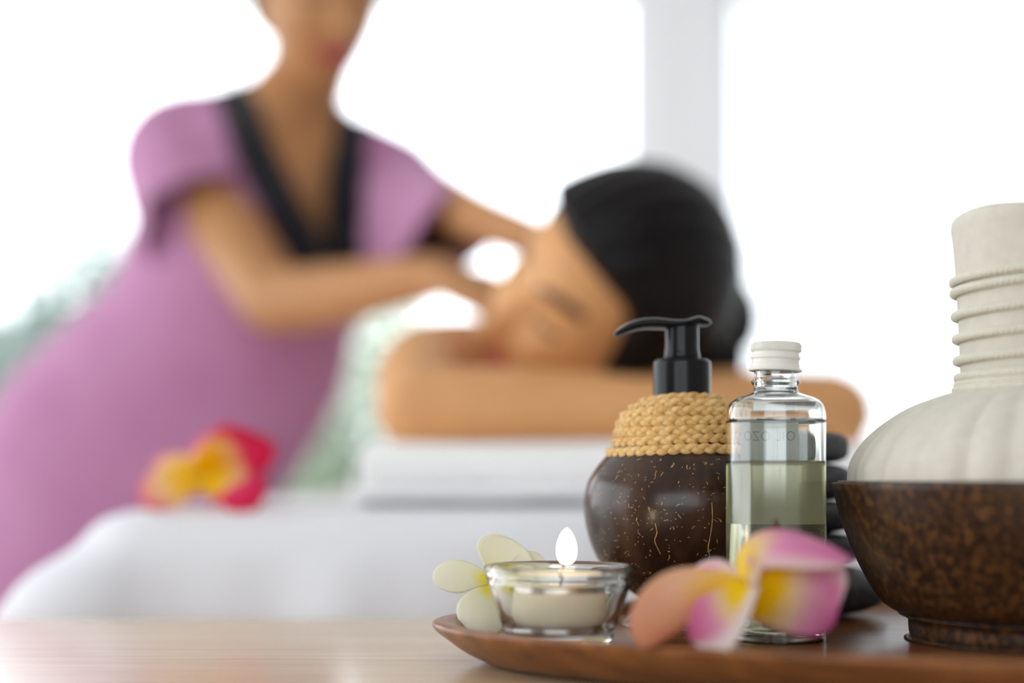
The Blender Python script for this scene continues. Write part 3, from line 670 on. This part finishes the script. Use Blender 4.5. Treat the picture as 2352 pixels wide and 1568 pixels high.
def sheet():
    rc = .05; cx, cy = (BX0 + BX1) / 2, (BY0 + BY1) / 2; hx, hy = (BX1 - BX0) / 2, (BY1 - BY0) / 2; per = []
    def arc(x, y, a0):
        for a in np.linspace(a0, a0 + math.pi / 2, 17): per.append((x + rc * math.cos(a), y + rc * math.sin(a), math.cos(a), math.sin(a), math.sin(2 * (a - a0))))
    def line(p, q, nx, ny, n_):
        for t in np.linspace(0, 1, n_, endpoint=False)[1:]: per.append((p[0] + (q[0] - p[0]) * t, p[1] + (q[1] - p[1]) * t, nx, ny, 0))
    arc(hx - rc, hy - rc, 0); line((hx - rc, hy), (-hx + rc, hy), 0, 1, 30); arc(-hx + rc, hy - rc, math.pi / 2); line((-hx, hy - rc), (-hx, -hy + rc), -1, 0, 60)
    arc(-hx + rc, -hy + rc, math.pi); line((-hx + rc, -hy), (hx - rc, -hy), 0, -1, 60); arc(hx - rc, -hy + rc, 1.5 * math.pi); line((hx, -hy + rc), (hx, hy - rc), 1, 0, 60)
    n_ = len(per); s = 0; v = []; rows = []
    rows += [(-.30, 0), (-.16, 0), (-.09, 0), (-.05, -.0004), (-.03, -.002), (-.014, -.006), (-.003, -.014), (.004, -.026)]
    rows += [(None, d_) for d_ in (.04, .06, .085, .11, .14, .18, .23, .29, .35, .42)]
    k = len(rows) + 1
    for i, (x, y, nx, ny, cf) in enumerate(per):
        if i: s += math.hypot(x - per[i - 1][0], y - per[i - 1][1])
        for off, zz in rows:
            if off is not None:
                v.append((x + nx * off if abs(x + nx * off) < 9 else x, y + ny * off, BEDZ + zz + .0012 * noise.noise(Vector((x * 9, y * 9, off * 9)))))
            else:
                d_ = zz; g_ = min(1, d_ / .15)
                fl = .006 + d_ * (.10 + .95 * cf * math.exp(-d_ / .30)) + g_ * (.011 * math.sin(s * 2 * math.pi / .155 + 1.2 + 3 * d_) + .006 * math.sin(s * 2 * math.pi / .071 + 5 * d_)) * (1 if cf < .05 else .5)
                v.append((x + nx * fl, y + ny * fl, BEDZ - d_))
        v.append((x * .0, y * .5, BEDZ))
    f = [(i * k + j, ((i + 1) % n_) * k + j, ((i + 1) % n_) * k + j + 1, i * k + j + 1) for i in range(n_) for j in range(k - 2)]
    f += [(i * k, i * k + k - 1, ((i + 1) % n_) * k + k - 1, ((i + 1) % n_) * k) for i in range(n_)]
    me = clean(mesh('bed_sheet', v, f), 1e-5); o = link('bed_sheet', me, 'sheet'); o.location = (cx, cy, 0)
    md = o.modifiers.new('s', 'SUBSURF'); md.levels = 1; md.render_levels = 1
    return o
tag(sheet(), 'white cotton sheet draped over the massage bed with a hanging corner', 'sheet')

# folded towel under the arms: three layers with rounded folds
tw = empty('folded_towel', (.10, 1.10, BEDZ))
def towel_layer(z, h, x0, x1, y0, y1, seed):
    nu, nv = 60, 40; v = []
    for i in range(nu):
        for j in range(nv):
            t = 2 * math.pi * j / nv; c, s_ = math.cos(t), math.sin(t); e = lambda q, p: math.copysign(abs(q) ** (2 / p), q)
            u = i / (nu - 1); endr = math.sqrt(max(0, 1 - (2 * u - 1) ** 26)) if 0 < i < nu - 1 else 0
            y = (y0 + y1) / 2 + (y1 - y0) / 2 * e(c, 5) * (.97 + .03 * endr); x = x0 + (x1 - x0) * (.5 + .5 * math.sin((u - .5) * math.pi) )
            nz = noise.noise(Vector((x * 14 + seed, y * 14, z * 20)))
            v.append((x - .10, y - 1.10 + .003 * nz, z + h / 2 * (1 + e(s_, 2.7) * (endr if endr > 0 else .02)) + .0018 * nz))
    me = clean(mesh('towel_layer', v, grid_faces(nu, nv, False, True) + [tuple(range(nv)), tuple(range((nu - 1) * nv, nu * nv))[::-1]]), 1e-6)
    return link('towel_layer', me, 'towel', tw)
towel_layer(.001, .0150, -.112, .335, .976, 1.33, 1); towel_layer(.006, .0405, -.106, .332, .985, 1.328, 4)
tag(tw, 'thick white folded towel under the crossed arms of the lying person', 'towel')

# ------------------------------------------------------------------ people
def head_points(nu=110, nv=90):
    """local frame: +x the person's right, +y face, +z crown; origin between the ears"""
    v = []
    for i in range(nu):
        t = 2 * math.pi * i / nu
        for j in range(nv):
            ph = -math.pi / 2 + math.pi * j / (nv - 1)
            v.append((math.cos(ph) * math.sin(t), math.cos(ph) * math.cos(t), math.sin(ph)))
    n_ = np.array(v); p = n_ * np.array([.072, .094, .116]); x, y, z = p.T.copy()
    lo = np.clip(-z / .116, 0, 1)
    x *= 1 - .36 * lo ** 1.7; x *= 1 + .03 * ss(.0, .06, z)
    back = y < 0
    y = np.where(back, y * (1 - .62 * lo ** 1.1), y); y = np.where(~back, y * (1 - .08 * lo), y)
    y = y + .012 * ss(.3, 1, lo) * (~back)
    y += -.010 * ss(0, .08, z) * 0
    y = np.where(back, y * 1.06, y)
    front = ss(.2, .6, n_[:, 1])
    g = lambda cx, cz, sx, sz: np.exp(-((x - cx) / sx) ** 2 - ((z - cz) / sz) ** 2)
    flat = np.clip(y - .080, 0, 1); y -= .35 * flat * front
    nose = np.exp(-(x / .0095) ** 2) * (ss(.030, .005, z) * .4 + ss(.012, -.026, z) * .75) * ss(-.044, -.030, z) + .55 * np.exp(-(x / .016) ** 2) * np.exp(-((z + .030) / .008) ** 2)
    y += .0185 * nose * front
    for sg in (-1, 1):
        y -= .0105 * g(sg * .031, .012, .017, .011) * front; y += .0055 * g(sg * .031, .010, .012, .007) * front
        y += .004 * g(sg * .030, .032, .020, .008) * front; y += .005 * g(sg * .040, -.025, .020, .020) * front
    y += (.0065 * g(0, -.0515, .019, .0055) + .0075 * g(0, -.0625, .017, .006) - .0035 * g(0, -.0570, .022, .0022)) * front
    y += .009 * g(0, -.097, .020, .013) * front - .004 * g(0, -.078, .024, .006) * front
    return np.stack([x, y, z], 1), grid_faces(nu, nv, True)
HEADV, HEADF = head_points()
def frame(up, face):
    u = nrm(up); f = np.asarray(face, float); f = nrm(f - u * np.dot(f, u)); return np.stack([np.cross(f, u), f, u], 1)   # columns: right, face, up
def add_head(mb, R, c, s=1.):
    mb.add(HEADV * s @ R.T + c, HEADF)
    for sg in (-1, 1):                                   # ears: curved rim and lobe
        e = np.array([[sg * .070, .004, .020], [sg * .080, -.010, .026], [sg * .082, -.018, .010], [sg * .079, -.012, -.010], [sg * .072, .000, -.024], [sg * .068, .006, -.020]]) * s
        v, f = tube(spline(e, 4) @ R.T + c, interp([.004, .006, .006, .006, .006, .004], 21), 8, R[:, 0]); mb.add(v, f)
        e = np.array([[sg * .070, -.002, .016], [sg * .074, -.008, .0], [sg * .070, -.002, -.016]]) * s
        v, f = tube(spline(e, 4) @ R.T + c, interp([.007, .009, .006], 9), 8, R[:, 0]); mb.add(v, f)
def paint_face(me, R, c, names, s=1., lip=1.):
    """lips, brows and lash line by where they sit on the head"""
    for q in names: me.materials.append(M[q])
    co = np.empty(len(me.polygons) * 3); me.polygons.foreach_get('center', co); q = ((co.reshape(-1, 3) - c) @ R) / s
    x, y, z = q.T; fr = (y > .055) & (y < .118) & (np.abs(x) < .07) & (np.abs(z) < .10); idx = np.zeros(len(q), int)
    lipw = .0085 * lip * np.sqrt(np.clip(1 - (x / (.024 * lip)) ** 2, 0, 1)); idx[fr & (np.abs(z + .057) < lipw + .0012) & (np.abs(x) < .024 * lip)] = 1
    ax = np.abs(x)
    idx[fr & (np.abs(z - (.031 + .005 * np.sin(np.clip((ax - .014) / .036, 0, 1) * 2.4))) < .0042) & (ax > .013) & (ax < .050)] = 2
    idx[fr & (np.abs(z - (.0055 + 5 * (ax - .031) ** 2)) < .0022) & (ax > .018) & (ax < .045)] = 2
    me.polygons.foreach_set('material_index', idx.tolist())
def hand(mb, wrist, direction, palm_n, thumb_side, curl=.6, s=1., spread=.10):
    """palm + four unequal fingers + thumb from the side of the palm; palm_n points out of the palm"""
    D = nrm(direction); Nn = np.asarray(palm_n, float); Nn = nrm(Nn - D * np.dot(Nn, D)); S = np.cross(D, Nn) * thumb_side; w_ = np.asarray(wrist, float)
    limb(mb, [w_ - D * .01 * s, w_ + D * .025 * s, w_ + D * .055 * s, w_ + D * .080 * s], np.array([(.024, .018), (.033, .017), (.039, .015), (.037, .012)]) * s, 16, Nn)
    for k, (off, L) in enumerate(((.029, .070), (.0095, .078), (-.0105, .072), (-.029, .057))):
        b = w_ + D * (.080 - .006 * abs(k - 1)) * s + S * off * s; a = spread * (1.2 - k) ; pts = [b - D * .02 * s]
        dcur = nrm(D + S * a * .6); p = b.copy(); ang = .25 * curl; pts.append(p)
        for seg_, fr_l in enumerate((.45, .30, .25)):
            dd = nrm(dcur * math.cos(ang) + Nn * math.sin(ang)); p = p + dd * L * fr_l * s; pts.append(p); ang += curl * (.9, .8, .6)[seg_]
        limb(mb, pts, np.array([.0085, .0092, .0084, .0076, .0064]) * s, 10, S, 5)
    b = w_ + D * .022 * s + S * .026 * s
    limb(mb, [b - S * .016 * s, b + S * .012 * s + D * .016 * s + Nn * .006 * s, b + S * .022 * s + D * .044 * s + Nn * .014 * s * (1 + curl), b + S * .018 * s + D * .066 * s + Nn * .022 * s * (1 + curl)], np.array([.014, .0125, .0102, .008]) * s, 10, Nn, 5)
def hair_cap(name, R, c, m_, parent, loc, off=.012, hl=.022, s=1.):
    """hair drawn back over the skull from the hairline, in combed locks"""
    x, y, z = HEADV.T
    line = y - (hl + .040 * ss(.045, .085, z) - .06 * ss(.0, -.07, z)) + .010 * np.abs(x) / .07
    inside = ss(.010, -.012, line) * ss(-.085, -.055, z)
    n_ = nrm_rows(HEADV * np.array([1.7, 1.1, .8]))
    th = np.arctan2(x, z + .02); lock = .0016 * np.abs(np.sin(th * 21 + 14 * y)) + .0008 * np.sin(th * 47 + 5 * y)
    q = HEADV + n_ * (inside * (off + lock) - (1 - inside) * .006)[:, None]
    me = mesh(name, (q * s) @ R.T + c - loc, HEADF)
    bm = bmesh.new(); bm.from_mesh(me); bm.verts.ensure_lookup_table(); dead = [v for v in bm.verts if inside[v.index] < .02]
    bmesh.ops.delete(bm, geom=dead, context='VERTS'); bmesh.ops.remove_doubles(bm, verts=bm.verts, dist=1e-6); bm.to_mesh(me); bm.free()
    return link(name, me, m_, parent)
def nrm_rows(a): return a / (np.linalg.norm(a, axis=1)[:, None] + 1e-9)

# ---- the person lying face-down on the bed, head on crossed arms
RC = frame((.393, -.656, .644), (-.827, -.558, -.063)); CC = np.array([.077, 1.205, EYE + .147])
mb = MB(); add_head(mb, RC, CC, 1.02)
hc = lambda x, y, z: RC @ (np.array([x, y, z]) * 1.02) + CC
T0 = BEDZ + .0465                                          # top of the folded towel
nb = np.array([.095, 1.40, .875])                         # base of the neck
limb(mb, [hc(0, -.030, -.03), hc(0, -.040, -.10), nb], [(.055, .055), (.054, .054), (.068, .06)], 24)
SL, SR = np.array([-.040, 1.385, .905]), np.array([.238, 1.39, .830])
limb(mb, [nb + (0, -.01, .005), nb + (0, .10, .0), nb + (.0, .28, -.005), nb + (.0, .45, -.015), nb + (.0, .62, -.01), nb + (0, .75, -.01)], [(.085, .065), (.150, .090), (.145, .092), (.125, .082), (.155, .088), (.12, .07)], 28)
for S_ in (SL, SR): limb(mb, [nb + (0, .03, .0), (S_ + nb) / 2 + (0, .01, .008), S_], [.062, .060, .052], 20)
EL, ER = np.array([-.074, 1.115, T0 + .027]), np.array([.258, 1.150, T0 + .026])
limb(mb, [SL, SL * .55 + EL * .45 + (-.018, 0, .012), EL], [.052, .044, .033], 22)
limb(mb, [SR, SR * .55 + ER * .45 + (.014, 0, .006), ER], [.045, .040, .033], 22)
WL, WR = np.array([.150, 1.085, T0 + .022]), np.array([.035, 1.155, T0 + .028])
limb(mb, [EL, EL * .65 + WL * .35 + (0, -.006, .003), WL], [.033, .031, .0245], 22)
limb(mb, [ER, ER * .62 + WR * .38 + (0, 0, .004), WR], [.033, .030, .0240], 22)
hand(mb, WL, (1, .16, -.05), (0, .1, -1), 1, .45, .9)
hand(mb, WR, (-1, .30, -.12), (0, .1, -1), -1, .35, .95)
for sx in (-1, 1): limb(mb, [nb + (.075 * sx, .70, -.02), nb + (.08 * sx, .98, -.03), nb + (.085 * sx, 1.28, -.045)], [.078, .066, .045], 18)
me = voxel('person', mb, .0036, 5)
paint_face(me, RC, CC, ['skin_c', 'lip', 'brow'], 1.02, 1.25)
me.transform(Matrix.Translation((-.1, -1.6, -BEDZ)))
cl = link('person', me); cl.location = (.1, 1.6, BEDZ); loc_c = np.array([.1, 1.6, BEDZ])
tag(cl, 'person lying face-down on the bed, black hair, head resting on crossed bare arms', 'person')
hair_cap('hair', RC, CC, 'hair', cl, loc_c, .016, .042, 1.02)
hm = MB()
limb(hm, [hc(0, -.085, .035), hc(-.015, -.105, .010), hc(-.035, -.108, -.015), hc(-.055, -.098, -.035)], [(.030, .022), (.040, .030), (.038, .028), (.030, .020)], 20)
limb(hm, [hc(-.045, -.095, -.01), hc(-.072, -.085, -.028), hc(-.098, -.070, -.040), hc(-.120, -.05, -.048)], [(.034, .024), (.034, .022), (.026, .018), (.010, .008)], 18)
me = hm.mesh('ponytail'); me.transform(Matrix.Translation(tuple(-loc_c))); link('ponytail', me, 'hair', cl)
# blanket over the hips and legs
bk = []
for i in range(40):
    y = 1.86 + .86 * i / 39; h_ = .195 - .07 * (i / 39) - (.06 * math.exp(-i / 2.0))
    for j in range(41):
        u = j / 40 * 2 - 1; x = .095 + .255 * u
        zz = h_ * max(0, 1 - abs(u * 1.12) ** 2.6) ** .6 if abs(u) < .89 else 0
        bk.append((x - .095, y - 2.3, zz + .004 + .004 * noise.noise(Vector((x * 14, y * 9, 3)))))
o = link('blanket', mesh('blanket', bk, grid_faces(40, 41)), 'towel'); o.location = (.095, 2.3, BEDZ); md = o.modifiers.new('t', 'SOLIDIFY'); md.thickness = .006; md.offset = 1
tag(o, 'white blanket over the legs of the lying person', 'blanket')

# ---- the therapist leaning over the bed
RT = frame((.10, -.42, .90), (.42, -.86, -.30)); CT = P(722, 30, 1.665) + np.array([0, .035, .035])
ht = lambda x, y, z: RT @ np.array([x, y, z]) + CT
across = nrm((.96, .06, -.20))
spine = [(-.497, 1.80, .80), (-.446, 1.79, .86), (-.37, 1.775, .95), (-.338, 1.76, 1.02), (-.312, 1.75, 1.10), (-.290, 1.755, 1.18), (-.275, 1.76, 1.225)]
shR, shL = np.array([-.408, 1.755, 1.215]), np.array([-.140, 1.765, 1.160])
elR, elL = P(628, 692, 1.555), P(1085, 497, 1.53)
wrR, wrL = P(1010, 633, 1.420), P(1290, 575, 1.365)
mb = MB(); add_head(mb, RT, CT)
neck = np.array([-.286, 1.745, 1.240])
limb(mb, [ht(0, -.02, -.03), ht(0, -.025, -.10), neck, neck + (-.01, .01, -.06)], [(.054, .056), (.050, .052), (.056, .056), (.08, .07)], 24)
limb(mb, spine, [(.160, .110), (.150, .105), (.130, .098), (.120, .095), (.128, .100), (.130, .085), (.085, .055)], 28, np.cross(across, (0, 0, 1)))
for s_ in (shR, shL): limb(mb, [neck + (0, .01, -.04), (neck + s_) / 2 + (0, 0, -.012), s_], [.052, .050, .046], 18)
limb(mb, [shR, (shR + elR) / 2 + (-.004, 0, 0), elR], [.047, .043, .037], 20); limb(mb, [elR, elR * .65 + wrR * .35 + (0, 0, -.003), wrR], [.037, .034, .0225], 20)
limb(mb, [shL, (shL + elL) / 2 + (0, 0, .004), elL], [.044, .034, .027], 20); limb(mb, [elL, elL * .65 + wrL * .35, wrL], [.027, .024, .019], 20)
hand(mb, wrR, nrm(P(1215, 715, 1.345) - wrR), (.2, .25, -.95), 1, .22, .95)
hand(mb, wrL, (.75, -.05, -.6), (-.5, -.1, -.85), 1, .5, .95)
hips = np.array(spine[0])
for sx in (-.085, .085): limb(mb, [hips + (sx, 0, -.03), hips + (sx - .02, .02, -.40), hips + (sx - .03, .04, -.76)], [.088, .06, .042], 20)
for sx in (-.085, .085): limb(mb, [hips + (sx - .03, .06, -.765), hips + (sx - .025, -.03, -.775), hips + (sx - .02, -.11, -.782)], [(.034, .03), (.040, .022), (.034, .014)], 16)
me = voxel('person', mb, .0042, 5)
paint_face(me, RT, CT, ['skin_t', 'lip_t', 'brow'])
loc_t = np.array([-.48, 1.80, 0.]); me.transform(Matrix.Translation(tuple(-loc_t)))
th_ = link('person', me); th_.location = loc_t
tag(th_, 'person in a lilac tunic with black collar bands leaning over the bed, massaging', 'person')
hair_cap('hair', RT, CT, 'hair_t', th_, loc_t, .012)
hm = MB(); limb(hm, [ht(0, -.085, .05), ht(0, -.125, .07), ht(0, -.15, .075)], [.030, .040, .024], 20)
me = hm.mesh('hair_bun'); me.transform(Matrix.Translation(tuple(-loc_t))); link('hair_bun', me, 'hair_t', th_)
# tunic
mb = MB()
tspine = [(-.545, 1.81, .56), (-.53, 1.81, .68)] + spine[:-1] + [(-.276, 1.76, 1.215)]
trad = [(.190, .165), (.188, .16), (.178, .145), (.172, .135), (.158, .125), (.147, .122), (.148, .125), (.146, .105), (.095, .070)]
limb(mb, tspine, trad, 36, np.cross(across, (0, 0, 1)))
for s_ in (shR, shL): limb(mb, [neck + (0, .015, -.052), (neck + s_) / 2 + (0, .005, -.016), s_ + (0, 0, -.003)], [.066, .064, .062], 22)
eR = shR * .46 + elR * .54; eL = shL * .04 + elL * .96
me = voxel('tunic', mb, .0055, 6)
bm = bmesh.new(); bm.from_mesh(me)
def cut(co, no): bmesh.ops.bisect_plane(bm, geom=bm.verts[:] + bm.edges[:] + bm.faces[:], plane_co=Vector(co), plane_no=Vector(no), dist=1e-6)
cut((0, 0, .56), (0, 0, 1))
# the V of the neck, cut straight through from front to back of the neck opening
VB = P(740, 580, 1.62); VL = P(560, 165, 1.72); VR = P(770, 250, 1.70); view = nrm((.10, 1, .02))
nL = nrm(np.cross(VL - VB, view)); nR = nrm(np.cross(VR - VB, view))
mid = (VL + VR) / 2 + np.array([0, 0, -.03])
if np.dot(mid - VB, nL) < 0: nL = -nL
if np.dot(mid - VB, nR) < 0: nR = -nR
cut(VB, nL); cut(VB, nR); ny = 1.765; cut((0, ny, 0), (0, 1, 0)); cut((0, ny, VL[2] - .045), nrm((.25, -.1, 1)))
upn = nrm((.25, -.1, 1)); dead = []
for f in bm.faces:
    c = np.array(f.calc_center_median())
    if c[2] < .56: dead.append(f)
    elif np.dot(c - VB, nL) > 0 and np.dot(c - VB, nR) > 0 and c[2] > 1.0 and c[1] < ny: dead.append(f)
    elif np.linalg.norm(c - neck - np.array([0, .01, .03])) < .068 and c[1] >= ny - .02 and c[2] > neck[2] - .01: dead.append(f)
bmesh.ops.delete(bm, geom=dead, context='FACES')
def sleeve(pts, rads, upv, slant=0.):                          # open-ended, a little drape in the cloth
    p = spline(pts, 8); v, f = tube(p, interp(rads, len(p)), 40, upv, caps=False); vs_ = []
    for i, q in enumerate(v):
        k = (i // 40) / (len(p) - 1); a = 2 * math.pi * (i % 40) / 40; c = p[i // 40]; q = q - np.array([slant * k * max(0, c[2] - q[2]), 0, 0])
        vs_.append(bm.verts.new(Vector(c + (q - c) * (1 + .05 * k * math.sin(5 * a + 3 * k) + .03 * k * math.sin(9 * a)))))
    for q in f: bm.faces.new([vs_[t] for t in q])
sleeve([shR + (.035, 0, .012), shR + (-.004, 0, -.010), (shR + eR) / 2 + (-.016, .004, -.004), eR + (-.024, 0, -.004)], [(.050, .052), (.066, .064), (.074, .070), (.074, .070)], (0, -1, .4))
sleeve([shL + (-.045, 0, .006), shL + (-.01, 0, -.012), (shL + eL) / 2 + (-.008, .004, -.024), eL + (-.016, 0, -.030)], [(.050, .052), (.064, .064), (.062, .062), (.042, .052)], (.2, .2, 1), 1.0)
bmesh.ops.recalc_face_normals(bm, faces=bm.faces); bm.to_mesh(me); bm.free()
from mathutils.bvhtree import BVHTree
bvh_src = [tuple(q.co) for q in me.vertices]; bvh = BVHTree.FromPolygons(bvh_src, [tuple(p.vertices) for p in me.polygons])
me.transform(Matrix.Translation(tuple(-loc_t)))
tu = link('tunic', me, 'tunic', th_); md = tu.modifiers.new('t', 'SOLIDIFY'); md.thickness = .0025; md.offset = 1
tu['label'] = 'lilac short-sleeved tunic'
# black collar bands along both edges of the V and round the back of the neck
def band(path, side, wd, name):
    n_ = len(path); Dp = np.full((n_, 6), np.nan); Q = np.zeros((n_, 6, 3))
    for i, (p, s_) in enumerate(zip(path, side)):
        for k in range(6):
            q = p + s_ * (wd * k / 5 - .002); Q[i, k] = q
            h_ = bvh.ray_cast(Vector(q + s_ * .004 - view * .5), Vector(view), .62)
            if h_[0] is not None: Dp[i, k] = h_[3] - .5
    for k in range(6):
        c = Dp[:, k]; ok = ~np.isnan(c); med = np.median(c[ok]); ok &= np.abs(np.nan_to_num(c) - med) < .12
        c = np.interp(np.arange(n_), np.flatnonzero(ok), c[ok])
        for _ in range(6): c = np.convolve(np.pad(c, 2, 'edge'), np.ones(5) / 5, 'valid')
        Dp[:, k] = c
    v = (Q + view * (Dp - .008)[..., None]).reshape(-1, 3)
    me = mesh(name, v - loc_t, grid_faces(n_, 6)); o = link(name, me, 'trim', th_)
    md = o.modifiers.new('t', 'SOLIDIFY'); md.thickness = .006; md.offset = 0
    o['label'] = 'black collar band'
tt = np.linspace(-.04, .96, 40)
band([VB + (VL - VB) * t for t in tt], [-nL] * 40, .042, 'collar_band')
band([VB + (VR - VB) * t for t in tt], [-nR] * 40, .038, 'collar_band')
bp_ = [VL + (-.012, .01, -.012), neck + (-.062, .040, .018), neck + (-.005, .066, .022), neck + (.050, .040, .0), VR + (.012, .01, -.012)]
v, f = tube(spline(bp_, 8), np.stack([np.full(33, .004), np.full(33, .012)], 1), 10); link('collar_band', mesh('collar_band', v - loc_t, f), 'trim', th_)
